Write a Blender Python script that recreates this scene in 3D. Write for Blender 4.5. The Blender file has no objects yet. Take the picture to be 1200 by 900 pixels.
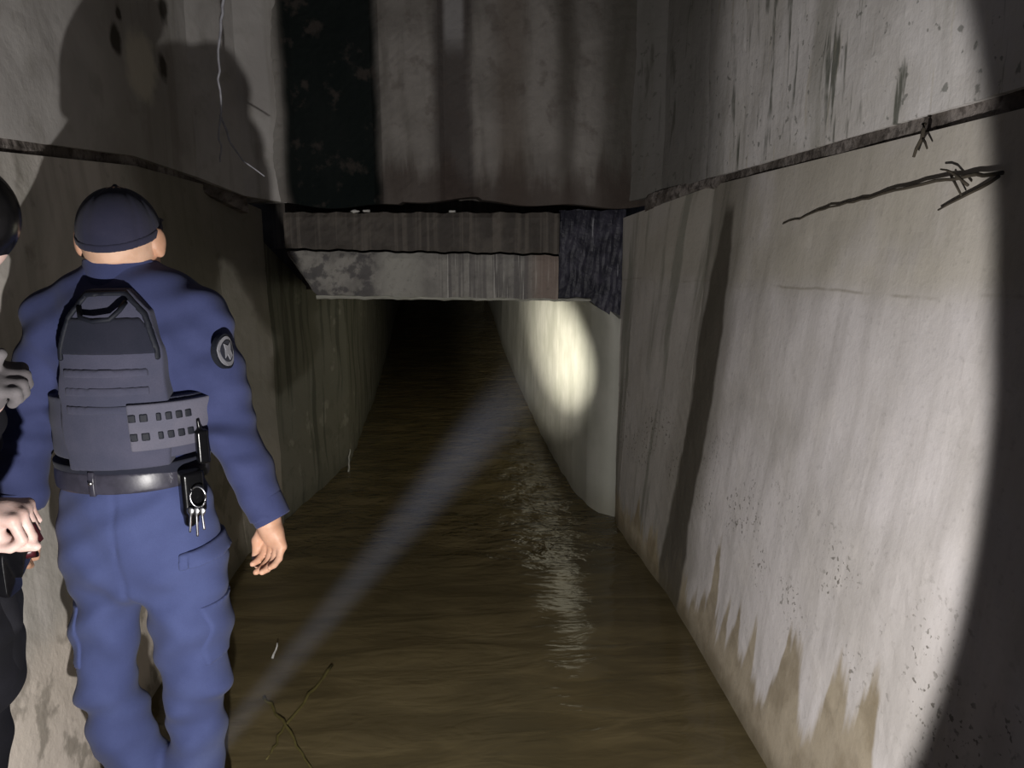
import bpy, bmesh, math, random
import numpy as np
from mathutils import Vector
random.seed(7); rng = np.random.default_rng(3)
SC = bpy.context.scene
COL = SC.collection

# ---------------------------------------------------------------- view
SC.view_settings.view_transform = 'Standard'
SC.view_settings.look = 'None'
SC.view_settings.gamma = 1.0
SC.view_settings.exposure = 0.0
SC.view_settings.use_curve_mapping = False

# ---------------------------------------------------------------- helpers
def link(name, me, mat=None, parent=None):
    o = bpy.data.objects.new(name, me); COL.objects.link(o)
    if mat is not None and me is not None: me.materials.append(mat)
    if parent is not None: o.parent = parent
    return o
def tag(o, label=None, cat=None, group=None, kind=None):
    if label: o['label'] = label
    if cat: o['category'] = cat
    if group: o['group'] = group
    if kind: o['kind'] = kind
    return o
def mesh_from(name, V, F, smooth=True):
    me = bpy.data.meshes.new(name)
    me.from_pydata([tuple(map(float, v)) for v in V], [], [tuple(map(int, f)) for f in F])
    me.update()
    if smooth: me.polygons.foreach_set('use_smooth', [True]*len(me.polygons))
    return me
def bm_mesh(name, bm, smooth=True):
    me = bpy.data.meshes.new(name); bm.to_mesh(me); bm.free()
    if smooth: me.polygons.foreach_set('use_smooth', [True]*len(me.polygons))
    return me

# --- signed distance modelling -------------------------------------------------
class Field:
    def __init__(s, lo, hi, h):
        s.lo = np.array(lo, float); s.h = h
        s.n = np.ceil((np.array(hi)-s.lo)/h).astype(int)+1
        s.f = np.full(s.n, 0.5, np.float32)
    def sub(s, lo, hi):
        a = np.clip(np.floor((np.array(lo)-s.lo)/s.h).astype(int), 0, s.n-1)
        b = np.clip(np.ceil((np.array(hi)-s.lo)/s.h).astype(int)+1, 1, s.n)
        b = np.maximum(b, a+1)
        sl = tuple(slice(i, j) for i, j in zip(a, b))
        ax = [(s.lo[k]+s.h*np.arange(a[k], b[k])).astype(np.float32) for k in range(3)]
        return sl, np.meshgrid(*ax, indexing='ij', sparse=True)
    def all(s): return s.sub(s.lo, s.lo+s.h*s.n)
    def _join(s, sl, d, k):
        a = s.f[sl]
        if k > 0:
            h = np.maximum(k-np.abs(a-d), 0)/k
            s.f[sl] = np.minimum(a, d)-h*h*k*0.25
        else: s.f[sl] = np.minimum(a, d)
    def cone(s, a, b, ra, rb, k=0.02):
        a = np.array(a, float); b = np.array(b, float); m = max(ra, rb)+0.05
        sl, (X, Y, Z) = s.sub(np.minimum(a, b)-m, np.maximum(a, b)+m)
        d = b-a; L = float(d@d)+1e-12
        t = np.clip(((X-a[0])*d[0]+(Y-a[1])*d[1]+(Z-a[2])*d[2])/L, 0, 1)
        q = np.sqrt((X-a[0]-t*d[0])**2+(Y-a[1]-t*d[1])**2+(Z-a[2]-t*d[2])**2)
        s._join(sl, (q-(ra+(rb-ra)*t)).astype(np.float32), k)
    def chain(s, pts, k=0.02):
        for (a, ra), (b, rb) in zip(pts[:-1], pts[1:]): s.cone(a, b, ra, rb, k)
    def ell(s, c, r, k=0.02, rot=0.0):
        c = np.array(c, float); r = np.array(r, float); m = r.max()+0.05
        sl, (X, Y, Z) = s.sub(c-m, c+m)
        x = X-c[0]; y = Y-c[1]
        if rot: x, y = x*math.cos(rot)+y*math.sin(rot), -x*math.sin(rot)+y*math.cos(rot)
        z = Z-c[2]
        k0 = np.sqrt((x/r[0])**2+(y/r[1])**2+(z/r[2])**2)
        k1 = np.sqrt((x/r[0]**2)**2+(y/r[1]**2)**2+(z/r[2]**2)**2)+1e-9
        s._join(sl, (k0*(k0-1)/k1).astype(np.float32), k)
    def box(s, c, r, rd=0.005, k=0.0, rot=0.0):
        c = np.array(c, float); r = np.array(r, float); m = r.max()*1.5+0.05
        sl, (X, Y, Z) = s.sub(c-m, c+m)
        x = X-c[0]; y = Y-c[1]
        if rot: x, y = x*math.cos(rot)+y*math.sin(rot), -x*math.sin(rot)+y*math.cos(rot)
        q = [np.abs(x)-r[0]+rd+0*y, np.abs(y)-r[1]+rd+0*x, np.abs(Z-c[2])-r[2]+rd]
        o = np.sqrt(np.maximum(q[0], 0)**2+np.maximum(q[1], 0)**2+np.maximum(q[2], 0)**2)
        i = np.minimum(np.maximum(np.maximum(q[0], q[1]), q[2]), 0)
        s._join(sl, (o+i-rd).astype(np.float32), k)
    def copy(s):
        g = object.__new__(Field); g.lo = s.lo; g.h = s.h; g.n = s.n; g.f = s.f.copy(); return g
    def cut(s, fn):                       # keep where fn(X,Y,Z) <= 0
        sl, (X, Y, Z) = s.all(); s.f = np.maximum(s.f, (fn(X, Y, Z)+0*s.f).astype(np.float32)); return s
    def add(s, fn):
        sl, (X, Y, Z) = s.all(); s.f = (s.f+fn(X, Y, Z)).astype(np.float32); return s
    def grow(s, r): s.f = s.f-r; return s
    def mesh(s, name, relax=1):
        f = s.f.copy()
        f[0] = f[-1] = 0.5; f[:, 0] = f[:, -1] = 0.5; f[:, :, 0] = f[:, :, -1] = 0.5
        ins = f < 0
        nx, ny, nz = f.shape
        c = np.zeros((nx-1, ny-1, nz-1), np.int8)
        for i in (0, 1):
            for j in (0, 1):
                for k in (0, 1): c += ins[i:nx-1+i, j:ny-1+j, k:nz-1+k]
        act = (c > 0) & (c < 8)
        idx = np.full(c.shape, -1, np.int64); I = np.argwhere(act); idx[act] = np.arange(len(I))
        acc = np.zeros((len(I), 3)); cnt = np.zeros(len(I))
        cor = [(i, j, k) for i in (0, 1) for j in (0, 1) for k in (0, 1)]
        for a in cor:
            for ax in range(3):
                if a[ax]: continue
                b = list(a); b[ax] = 1
                fa = f[I[:, 0]+a[0], I[:, 1]+a[1], I[:, 2]+a[2]]; fb = f[I[:, 0]+b[0], I[:, 1]+b[1], I[:, 2]+b[2]]
                m = (fa < 0) != (fb < 0)
                t = np.where(m, fa/np.where(m, fa-fb, 1), 0)
                p = np.tile(np.array(a, float), (len(I), 1)); p[:, ax] += t
                acc[m] += p[m]; cnt[m] += 1
        P = I+acc/cnt[:, None]
        faces = []
        for ax in range(3):
            u, v = (ax+1) % 3, (ax+2) % 3
            s0 = [slice(None)]*3; s1 = [slice(None)]*3; s0[ax] = slice(0, -1); s1[ax] = slice(1, None)
            A = ins[tuple(s0)]; B = ins[tuple(s1)]
            E = np.argwhere(A != B)
            E = E[(E[:, u] > 0) & (E[:, v] > 0)]
            if not len(E): continue
            def g(du, dv):
                q = E.copy(); q[:, u] -= du; q[:, v] -= dv
                return idx[q[:, 0], q[:, 1], q[:, 2]]
            q = np.stack([g(1, 1), g(0, 1), g(0, 0), g(1, 0)], 1)
            fl = A[E[:, 0], E[:, 1], E[:, 2]]
            q[~fl] = q[~fl][:, ::-1]
            faces.append(q[(q >= 0).all(1)])
        Q = np.concatenate(faces)
        for _ in range(relax):
            S = np.zeros_like(P); n = np.zeros(len(P))
            for a, b in ((0, 1), (1, 2), (2, 3), (3, 0)):
                np.add.at(S, Q[:, a], P[Q[:, b]]); np.add.at(S, Q[:, b], P[Q[:, a]])
                np.add.at(n, Q[:, a], 1); np.add.at(n, Q[:, b], 1)
            P = P*0.5+0.5*S/np.maximum(n, 1)[:, None]
        V = s.lo+P*s.h
        me = bpy.data.meshes.new(name)
        me.vertices.add(len(V)); me.vertices.foreach_set('co', V.astype(np.float32).ravel())
        me.loops.add(Q.size); me.loops.foreach_set('vertex_index', Q.astype(np.int32).ravel())
        me.polygons.add(len(Q)); me.polygons.foreach_set('loop_start', (np.arange(len(Q))*4).astype(np.int32))
        me.polygons.foreach_set('use_smooth', np.ones(len(Q), bool))
        me.update(calc_edges=True); me.validate()
        return me
def polysdf(X, Z, pts):
    d = None; sgn = None
    n = len(pts)
    for i in range(n):
        ax, az = pts[i]; bx, bz = pts[i-1]
        ex, ez = bx-ax, bz-az; wx, wz = X-ax, Z-az
        t = np.clip((wx*ex+wz*ez)/(ex*ex+ez*ez), 0, 1)
        q = (wx-ex*t)**2+(wz-ez*t)**2
        c1 = Z >= az; c2 = Z < bz; c3 = ex*wz > ez*wx
        flip = (c1 & c2 & c3) | (~c1 & ~c2 & ~c3)
        fs = np.where(flip, -1.0, 1.0)
        d = q if d is None else np.minimum(d, q)
        sgn = fs if sgn is None else sgn*fs
    return sgn*np.sqrt(d)

def tube(bm, pts, r, seg=8):
    pts = [Vector(p) for p in pts]; n = len(pts)
    rs = r if isinstance(r, (list, tuple)) else [r]*n
    rings = []
    for i, p in enumerate(pts):
        t = (pts[min(i+1, n-1)]-pts[max(i-1, 0)]).normalized()
        a = t.cross(Vector((0, 0, 1)) if abs(t.z) < .9 else Vector((1, 0, 0))).normalized(); b = t.cross(a)
        rings.append([bm.verts.new(p+(a*math.cos(2*math.pi*k/seg)+b*math.sin(2*math.pi*k/seg))*rs[i]) for k in range(seg)])
    for A, B in zip(rings[:-1], rings[1:]):
        for k in range(seg): bm.faces.new((A[k], A[(k+1) % seg], B[(k+1) % seg], B[k]))
    bm.faces.new(rings[0][::-1]); bm.faces.new(rings[-1])
def wig(pts, n=6, amp=0.004):
    out = []
    for a, b in zip(pts[:-1], pts[1:]):
        for i in range(n):
            t = i/n
            out.append([a[k]+(b[k]-a[k])*t+random.uniform(-amp, amp)*(1 if i else .3) for k in range(3)])
    out.append(list(pts[-1])); return out

# ---------------------------------------------------------------- node helper
class V:
    def __init__(s, g, sock): s.g = g; s.s = sock
    def _m(s, op, o=None, rev=False, o2=None):
        n = s.g.t.nodes.new('ShaderNodeMath'); n.operation = op
        a, b = (o, s) if rev else (s, o)
        for i, x in enumerate((a, b, o2)):
            if x is None: continue
            if isinstance(x, V): s.g.t.links.new(x.s, n.inputs[i])
            else: n.inputs[i].default_value = x
        return V(s.g, n.outputs[0])
    def __add__(s, o): return s._m('ADD', o)
    __radd__ = __add__
    def __mul__(s, o): return s._m('MULTIPLY', o)
    __rmul__ = __mul__
    def __sub__(s, o): return s._m('SUBTRACT', o)
    def __rsub__(s, o): return s._m('SUBTRACT', o, True)
    def __truediv__(s, o): return s._m('DIVIDE', o)
    def abs(s): return s._m('ABSOLUTE')
    def pow(s, o): return s._m('POWER', o)
    def sin(s): return s._m('SINE')
    def max(s, o): return s._m('MAXIMUM', o)
    def min(s, o): return s._m('MINIMUM', o)
    def ss(s, a, b):                     # smoothstep from a to b (a may be above b)
        n = s.g.t.nodes.new('ShaderNodeMapRange'); n.interpolation_type = 'SMOOTHSTEP'; n.clamp = True
        lo, hi, r = (a, b, (0, 1)) if not (isinstance(a, (int, float)) and isinstance(b, (int, float)) and a > b) else (b, a, (1, 0))
        s.g.t.links.new(s.s, n.inputs['Value'])
        for nm, x in (('From Min', lo), ('From Max', hi)):
            if isinstance(x, V): s.g.t.links.new(x.s, n.inputs[nm])
            else: n.inputs[nm].default_value = x
        n.inputs['To Min'].default_value, n.inputs['To Max'].default_value = r
        return V(s.g, n.outputs[0])
class G:
    def __init__(s, name):
        s.m = bpy.data.materials.new(name); s.m.use_nodes = True; s.t = s.m.node_tree
        s.b = s.t.nodes['Principled BSDF']; s.out = s.t.nodes['Material Output']
        tc = s.t.nodes.new('ShaderNodeTexCoord'); s.p = tc.outputs['Object']
        sp = s.t.nodes.new('ShaderNodeSeparateXYZ'); s.t.links.new(s.p, sp.inputs[0])
        s.x, s.y, s.z = (V(s, o) for o in sp.outputs)
    def vec(s, x, y, z):
        n = s.t.nodes.new('ShaderNodeCombineXYZ')
        for i, q in enumerate((x, y, z)):
            if isinstance(q, V): s.t.links.new(q.s, n.inputs[i])
            else: n.inputs[i].default_value = q
        return n.outputs[0]
    def noise(s, sc=(1, 1, 1), scale=1.0, det=4, rough=.55, dist=0.0, off=0.0):
        v = s.vec(s.x*sc[0]+off, s.y*sc[1]+off*.7, s.z*sc[2]+off*.3)
        n = s.t.nodes.new('ShaderNodeTexNoise'); n.inputs['Scale'].default_value = scale
        n.inputs['Detail'].default_value = det; n.inputs['Roughness'].default_value = rough; n.inputs['Distortion'].default_value = dist
        s.t.links.new(v, n.inputs['Vector']); return V(s, n.outputs['Fac'])
    def rgb(s, c):
        n = s.t.nodes.new('ShaderNodeRGB'); n.outputs[0].default_value = (*c, 1); return n.outputs[0]
    def mix(s, f, a, b, mode='MIX'):
        n = s.t.nodes.new('ShaderNodeMix'); n.data_type = 'RGBA'; n.blend_type = mode; n.clamp_factor = True
        if isinstance(f, V): s.t.links.new(f.s, n.inputs[0])
        else: n.inputs[0].default_value = f
        for i, c in ((6, a), (7, b)):
            if isinstance(c, tuple): n.inputs[i].default_value = (*c, 1)
            else: s.t.links.new(c, n.inputs[i])
        return n.outputs[2]
    def scale(s, col, v):
        n = s.t.nodes.new('ShaderNodeVectorMath'); n.operation = 'SCALE'
        s.t.links.new(col, n.inputs[0]); s.t.links.new(v.s, n.inputs['Scale']); return n.outputs[0]
    def finish(s, col=None, rough=.85, bump=None, strength=.3, dist=.01, metal=0.0, spec=.3):
        if col is not None:
            if isinstance(col, tuple): s.b.inputs['Base Color'].default_value = (*col, 1)
            else: s.t.links.new(col, s.b.inputs['Base Color'])
        if isinstance(rough, V): s.t.links.new(rough.s, s.b.inputs['Roughness'])
        else: s.b.inputs['Roughness'].default_value = rough
        s.b.inputs['Metallic'].default_value = metal; s.b.inputs['Specular IOR Level'].default_value = spec
        if bump is not None:
            n = s.t.nodes.new('ShaderNodeBump'); n.inputs['Strength'].default_value = strength; n.inputs['Distance'].default_value = dist
            s.t.links.new(bump.s, n.inputs['Height']); s.t.links.new(n.outputs[0], s.b.inputs['Normal'])
        return s.m

# ---------------------------------------------------------------- materials
def mat_right_lower():
    g = G('board_marked_concrete')
    big = g.noise(scale=1.6, det=5, dist=.4); mid = g.noise(scale=7, det=6); fine = g.noise(scale=55, det=4)
    vert = g.noise((1, 14, 1.1), 1.0, 5, dist=.3)
    c = g.mix(big.ss(.35, .65), (.60, .565, .54), (.76, .72, .72))
    c = g.mix(vert.ss(.42, .7)*.45, c, (.47, .44, .42))
    c = g.mix(mid.ss(.5, .75)*.35, c, (.82, .77, .74))
    # top band: yellowish cement above a pour line
    line = g.z-1.47+(g.y-1.5)*.055+g.noise((1, 3, 1), 1, 3, off=3)*.05
    c = g.mix(line.ss(-.05, .06)*.55*g.noise((1, 2, 2), 1, 4, off=21).ss(.25, .5), c, (.50, .46, .36))
    c = g.mix(((line+0.0).abs().ss(.007, .0))*.45*g.noise((1, 4, 4), 1, 3, off=23).ss(.42, .55), c, (.24, .21, .15))
    # far part beyond the joint is browner and greener
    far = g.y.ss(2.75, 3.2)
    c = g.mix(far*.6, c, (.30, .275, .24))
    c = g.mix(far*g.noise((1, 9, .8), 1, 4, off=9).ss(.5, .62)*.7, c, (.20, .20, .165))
    # long vertical black-brown run at the joint
    w = g.noise((0, 1, 2.4), 1, 3, off=5)
    d = (g.y-3.04-(w-.5)*.16-(g.z-.8)*.02).abs()
    hw = g.z.ss(1.68, 1.2)*.085+.045
    stain = (d-hw).ss(.018, -.018)*g.z.ss(1.70, 1.62)
    c = g.mix((d-hw).ss(.018, -.018)*g.z.ss(1.70, 1.62)*.97, c, (.018, .013, .008))
    c = g.mix((d-hw-.10).ss(.08, -.05)*.45, c, (.22, .20, .165))
    # fine black specks low on the wall
    sp = g.noise(scale=60, det=2, off=2).ss(.60, .66)*g.noise((1, 1, 1), 5, 3, off=7).ss(.46, .6)
    band = (g.z-.62+(g.y-1.8)*.02).abs().ss(.30, .05)
    c = g.mix(sp*band*.8, c, (.13, .12, .10))
    # tall wet tongues at the water line
    hgt = g.noise((0, 5.5, .5), 1, 4, rough=.7, dist=.3, off=11).ss(.36, .70)*.20+g.noise((0, 15, 1.5), 1, 3)*.10+.02
    for (yy, ww, hh) in ((1.93, .085, .30), (1.70, .07, .22), (1.55, .08, .30), (2.57, .035, .26), (2.43, .025, .20), (2.33, .03, .20), (2.20, .04, .16)):
        dy = (g.y-yy+(mid-.5)*.06)/ww
        hgt = hgt+(dy*dy*-1.0)._m('EXPONENT')*hh
    wet = (g.z-hgt-g.y.ss(2.9, 1.5)*.06).ss(.05, -.03)
    wet = wet*(1.0-stain*.9)
    c = g.mix(wet*.85, c, g.mix(mid.ss(.4, .6), (.30, .24, .15), (.43, .36, .25)))
    c = g.mix(g.z.ss(.10, .0)*.6, c, (.12, .10, .06))
    c = g.mix(fine.ss(.55, .8)*.25, c, (.2, .19, .17))
    bh = mid*.5+fine*.25+vert*.35
    return g.finish(c, wet*-.3+.9, bh, .35, .015, spec=.08)
def mat_right_upper():
    g = G('weathered_concrete_with_black_runs')
    big = g.noise(scale=2.2, det=5, dist=.5); fine = g.noise(scale=45, det=4)
    vert = g.noise((1, 8, .9), 1.0, 6, dist=.4, off=2); v2 = g.noise((1, 17, 1.9), 1.0, 5, dist=.3, off=6)
    c = g.mix(big.ss(.35, .65), (.66, .63, .60), (.82, .79, .78))
    c = g.mix(vert.ss(.50, .70)*.5, c, (.33, .32, .27))
    c = g.mix(v2.ss(.56, .64)*g.noise(scale=3.5, det=4, off=4).ss(.40, .56)*.85, c, (.085, .095, .07))
    c = g.mix(g.noise((1, 20, 2), 1, 4, off=12).ss(.62, .72)*.6, c, (.58, .53, .42))
    c = g.mix(g.noise(scale=26, det=3, off=8).ss(.63, .69)*.6, c, (.10, .11, .09))
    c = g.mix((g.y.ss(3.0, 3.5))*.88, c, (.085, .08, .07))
    bh = vert*.3+fine*.3+v2*.3
    return g.finish(c, .88, bh, .4, .02)
def mat_left(dark=False):
    g = G('mossy_concrete' if dark else 'stained_grey_concrete')
    big = g.noise(scale=1.9, det=6, dist=.5, off=1); mid = g.noise(scale=9, det=5, off=3); fine = g.noise(scale=50, det=3)
    vert = g.noise((4, 11, 1.0), 1.0, 4, off=7)
    c = g.mix(big.ss(.35, .65), (.42, .40, .36), (.62, .58, .54))
    c = g.mix(vert.ss(.45, .7)*.4, c, (.23, .21, .18))
    c = g.mix(mid.ss(.58, .74)*.55, c, (.17, .15, .12))
    # rough tan render low down, lightened to paint in the lit area
    low = (g.z-.46+(big-.5)*.6).ss(.12, -.10)
    c = g.mix(low*.65, c, (.80, .70, .60))
    c = g.mix(low*mid.ss(.52, .62)*.7, c, (.27, .24, .20))
    c = g.mix(g.z.ss(.12, 0)*.7, c, (.09, .08, .05))
    # darker brown towards the far end
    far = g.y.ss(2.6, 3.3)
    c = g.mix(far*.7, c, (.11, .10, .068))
    # broken dark pocks high on the wall
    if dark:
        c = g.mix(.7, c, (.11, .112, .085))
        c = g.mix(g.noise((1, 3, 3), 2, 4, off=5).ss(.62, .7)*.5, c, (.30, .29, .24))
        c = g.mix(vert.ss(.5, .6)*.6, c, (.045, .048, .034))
    bh = mid*.5+fine*.3+big*.3
    return g.finish(c, .85, bh, .35, .02)
def mat_left_upper():
    g = G('pale_grey_render_with_pocks')
    big = g.noise(scale=2.4, det=5, dist=.5, off=1); mid = g.noise(scale=8, det=5, off=3); fine = g.noise(scale=50, det=3)
    vert = g.noise((10, 10, 1.0), 1.0, 4, off=7)
    c = g.mix(big.ss(.35, .65), (.40, .38, .365), (.53, .51, .49))
    c = g.mix(mid.ss(.55, .7)*.4, c, (.30, .28, .25))
    c = g.mix(vert.ss(.5, .66)*.5*g.y.ss(2.6, 3.2), c, (.25, .23, .20))
    far = g.y.ss(2.6, 3.0)*g.y.ss(3.6, 3.2)
    c = g.mix(far*.45, c, (.20, .185, .15))
    for (yy, zz, rr) in ((2.93, 2.22, .05), (3.35, 2.42, .06), (3.30, 2.20, .05), (2.98, 2.32, .035)):
        d = ((g.y-yy).pow(2.0)+((g.z-zz)*.8).pow(2.0)).pow(.5)+(mid-.5)*.09
        c = g.mix(d.ss(rr, rr*.4)*.92, c, (.035, .028, .02))
    d = ((g.y-3.12).pow(2.0)*.6+((g.z-2.16)*.7).pow(2.0)).pow(.5)+(mid-.5)*.09
    c = g.mix(d.ss(.11, .06)*.8, c, (.62, .58, .48))
    bh = mid*.4+fine*.3+big*.3
    return g.finish(c, .88, bh, .25, .02)
def mat_headwall():
    g = G('headwall_with_vertical_stripes')
    n = g.noise((9, 1, 1.3), 1.0, 5, dist=.3, off=4); big = g.noise(scale=3, det=5, off=9); fine = g.noise(scale=40, det=4)
    wv = g.x+(g.noise((1, 1, 2), 1, 3)-.5)*.10
    c = g.mix(big.ss(.35, .65), (.20, .185, .17), (.29, .27, .25))
    c = g.mix(n.ss(.45, .7)*.6, c, (.13, .12, .105))
    def stripe(a, b, col, k, e=.03):
        nonlocal c
        m = wv.ss(a-e, a+e)*wv.ss(b+e, b-e)
        c = g.mix(m*k, c, col)
    stripe(-.08, .10, (.075, .065, .062), .85)
    stripe(.22, .36, (.13, .105, .085), .6, .05)
    stripe(.52, .60, (.08, .07, .06), .7, .04)
    stripe(.74, 1.3, (.06, .055, .045), .75, .08)
    d = g.z.ss(2.35, 2.5)*(g.x-.02).abs().ss(.06, .03)
    c = g.mix(d*.7, c, (.34, .33, .33))
    low = (g.z-1.82-(n-.5)*.5).ss(.12, -.05)
    c = g.mix(low*.7, c, (.060, .044, .038)); stripe(-.785, -.345, (.006, .010, .010), .97); stripe(-1.2, -.80, (.30, .29, .27), .6)  # near-black stripe over the channel, then the lit left band painted paler
    c = g.mix(g.noise(scale=12, det=4, off=5).ss(.55, .7)*.4, c, (.10, .08, .07))
    return g.finish(c, .9, n*.4+fine*.3+big*.4, .5, .03, spec=.06)
def mat_lintel(low):
    g = G('lintel_drip_marked_concrete' if low else 'dark_brown_concrete')
    n = g.noise(scale=7, det=5, off=2); fine = g.noise(scale=50, det=4)
    v = g.noise((42, 1, .7), 1.0, 3, off=5); v2 = g.noise((110, 1, 2.5), 1.0, 2, off=8)
    if low:
        c = g.mix(n.ss(.4, .62), (.23, .22, .205), (.34, .325, .30))
        mott = g.x.ss(-.3, -.45)
        c = g.mix(mott*g.noise(scale=16, det=5, off=3).ss(.46, .58)*.8, c, (.085, .08, .085))
        c = g.mix(g.x.ss(-.12, -.2)*g.x.ss(-.42, -.32)*.6, c, (.42, .41, .37))
        dr = g.x.ss(-.10, -.04)
        c = g.mix(dr*v.ss(.45, .6)*.7, c, (.13, .12, .12))
        c = g.mix(dr*v2.ss(.62, .70)*.75, c, (.62, .60, .56))
        c = g.mix(g.x.ss(.36, .46)*.5, c, (.36, .26, .21))
    else:
        c = g.mix(n.ss(.4, .62), (.070, .061, .054), (.105, .092, .080))
        c = g.mix(v.ss(.5, .65)*.4, c, (.20, .175, .15))
    c = g.mix(fine.ss(.55, .75)*.3, c, (.07, .065, .06))
    return g.finish(c, .7, n*.6+fine*.3+v*.3, .5, .02)
def mat_shaded_end():
    g = G('shade_tinted_bluish_concrete'); n = g.noise(scale=14, det=5); v = g.noise((60, 60, 4), 1, 3, off=3)
    c = g.mix(n.ss(.4, .65), (.022, .022, .034), (.055, .053, .075))  # bluish shade of the lintel end put into the colour, pale drops over it
    c = g.mix(v.ss(.62, .70)*.6*g.noise(scale=9, det=2, off=6).ss(.5, .6), c, (.42, .42, .46))
    return g.finish(c, .45, n, .7, .02)
def mat_face():
    g = G('smooth_pale_render'); n = g.noise(scale=4, det=5); v = g.noise((3, 12, 1), 1, 4)
    c = g.mix(n.ss(.35, .65), (.58, .57, .49), (.70, .68, .60))
    c = g.mix(v.ss(.5, .7)*.35, c, (.40, .39, .33))
    c = g.mix(g.y.ss(4.7, 4.1)*.55, c, (.30, .305, .27)); c = g.mix(g.z.ss(.2, 0)*.5, c, (.22, .2, .14))  # near the mouth, light falloff is painted as a greyer tone
    return g.finish(c, .6, n+v*.3, .25, .02)
def mat_seam():
    g = G('dirt_filled_seam'); n = g.noise((1, 7, 7), 1, 4); m = g.noise((1, 30, 30), 1, 4, off=3)
    c = g.mix(n.ss(.42, .6), (.10, .085, .075), (.22, .195, .18)); c = g.mix(m.ss(.5, .62)*.6, c, (.035, .027, .023))
    return g.finish(c, .9, m, .8, .02)
def mat_water():
    g = G('murky_brown_water')
    big = g.noise((1, .6, 1), 1.4, 4, off=2); med = g.noise((1.0, 3.6, 1), 2.4, 3, dist=.6)
    r1 = g.noise((1.0, 2.2, 1), 5.5, 3, dist=.8, off=4); r2 = g.noise((1.0, 1.8, 1), 16, 2, off=6)
    c = g.mix(med.ss(.35, .68), (.115, .090, .045), (.175, .138, .070))
    c = g.mix(big.ss(.4, .65)*.5, c, (.085, .070, .037))
    calm = g.y.ss(3.1, 3.9)
    bh = med*.35+r1*(calm*.9+.16)+r2*(calm*.30+.03)
    m = g.finish(c, .10, bh, .75, .03, spec=.5)
    g.b.inputs['IOR'].default_value = 1.33
    return m
def mat_fabric(name, a, b, weave=420, rough=.85, sheen=.06):
    g = G(name); n = g.noise(scale=9, det=4, off=1); f = g.noise(scale=weave, det=2)
    c = g.mix(n.ss(.35, .68), a, b); c = g.mix(f.ss(.4, .7)*.15, c, tuple(x*.6 for x in a))
    m = g.finish(c, rough, f*.3+n, .25, .004, spec=.2)
    g.b.inputs['Sheen Weight'].default_value = sheen; g.b.inputs['Sheen Roughness'].default_value = .6
    return m
def mat_skin(name, a, b):
    g = G(name); n = g.noise(scale=30, det=4); f = g.noise(scale=260, det=2)
    c = g.mix(n.ss(.35, .65), a, b)
    m = g.finish(c, .5, f, .15, .002, spec=.35)
    g.b.inputs['Subsurface Weight'].default_value = .08; g.b.inputs['Subsurface Radius'].default_value = (.01, .004, .002)
    return m
def mat_plain(name, c, rough=.5, metal=0.0, var=.25, spec=.4):
    g = G(name); n = g.noise(scale=40, det=3)
    col = g.mix(n.ss(.35, .65), c, tuple(x*(1-var) for x in c))
    return g.finish(col, rough, n, .15, .002, metal=metal, spec=spec)

M_RL, M_RU, M_LL, M_LI, M_LU = mat_right_lower(), mat_right_upper(), mat_left(), mat_left(True), mat_left_upper()
M_HW, M_LT, M_LB, M_DW, M_FC, M_SE, M_WA = mat_headwall(), mat_lintel(False), mat_lintel(True), mat_shaded_end(), mat_face(), mat_seam(), mat_water()
M_SHIRT = mat_fabric('navy_shirt_cloth', (.036, .045, .118), (.046, .056, .142))
M_TROU = mat_fabric('blue_trouser_cloth', (.056, .072, .180), (.066, .085, .205))
M_VEST = mat_fabric('slate_vest_nylon', (.052, .055, .088), (.068, .068, .104), 300)
M_VESTD = mat_fabric('black_vest_mesh', (.013, .015, .027), (.019, .020, .034), 300)
M_PIPE = mat_plain('black_webbing', (.006, .008, .016), .7)
M_CAP = mat_fabric('dark_navy_cap_cloth', (.020, .021, .044), (.030, .029, .055))
M_BELT = mat_plain('black_belt_leather', (.050, .048, .068), .35)
M_PATCH = mat_fabric('grey_patch_cloth', (.10, .10, .135), (.125, .12, .155), 300)
M_SKIN = mat_skin('tan_skin', (.56, .31, .20), (.64, .38, .265))
M_SKIN2 = mat_skin('pale_skin', (.46, .31, .27), (.54, .39, .35))
M_BLACK = mat_fabric('black_jacket_cloth', (.0025, .0025, .004), (.005, .005, .008), sheen=0)
M_GLOSS = mat_plain('glossy_black_shell', (.004, .004, .005), .22)
M_LEATH = mat_plain('black_boot_leather', (.01, .01, .012), .4)
M_STEEL = mat_plain('bright_steel', (.62, .62, .64), .3, 1.0)
M_WHITE = mat_plain('off_white_scrap', (.75, .74, .70), .6)
M_THREAD = mat_plain('silver_grey_thread', (.42, .42, .46), .5)
M_EMB = mat_plain('silver_embroidery', (.27, .27, .30), .7)
M_RED = mat_plain('dark_maroon_grip', (.045, .006, .010), .4)
M_ROOT = mat_plain('dead_root_bark', (.075, .062, .045), .9)
M_STEM = mat_plain('olive_stem_skin', (.13, .11, .035), .6)

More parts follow.
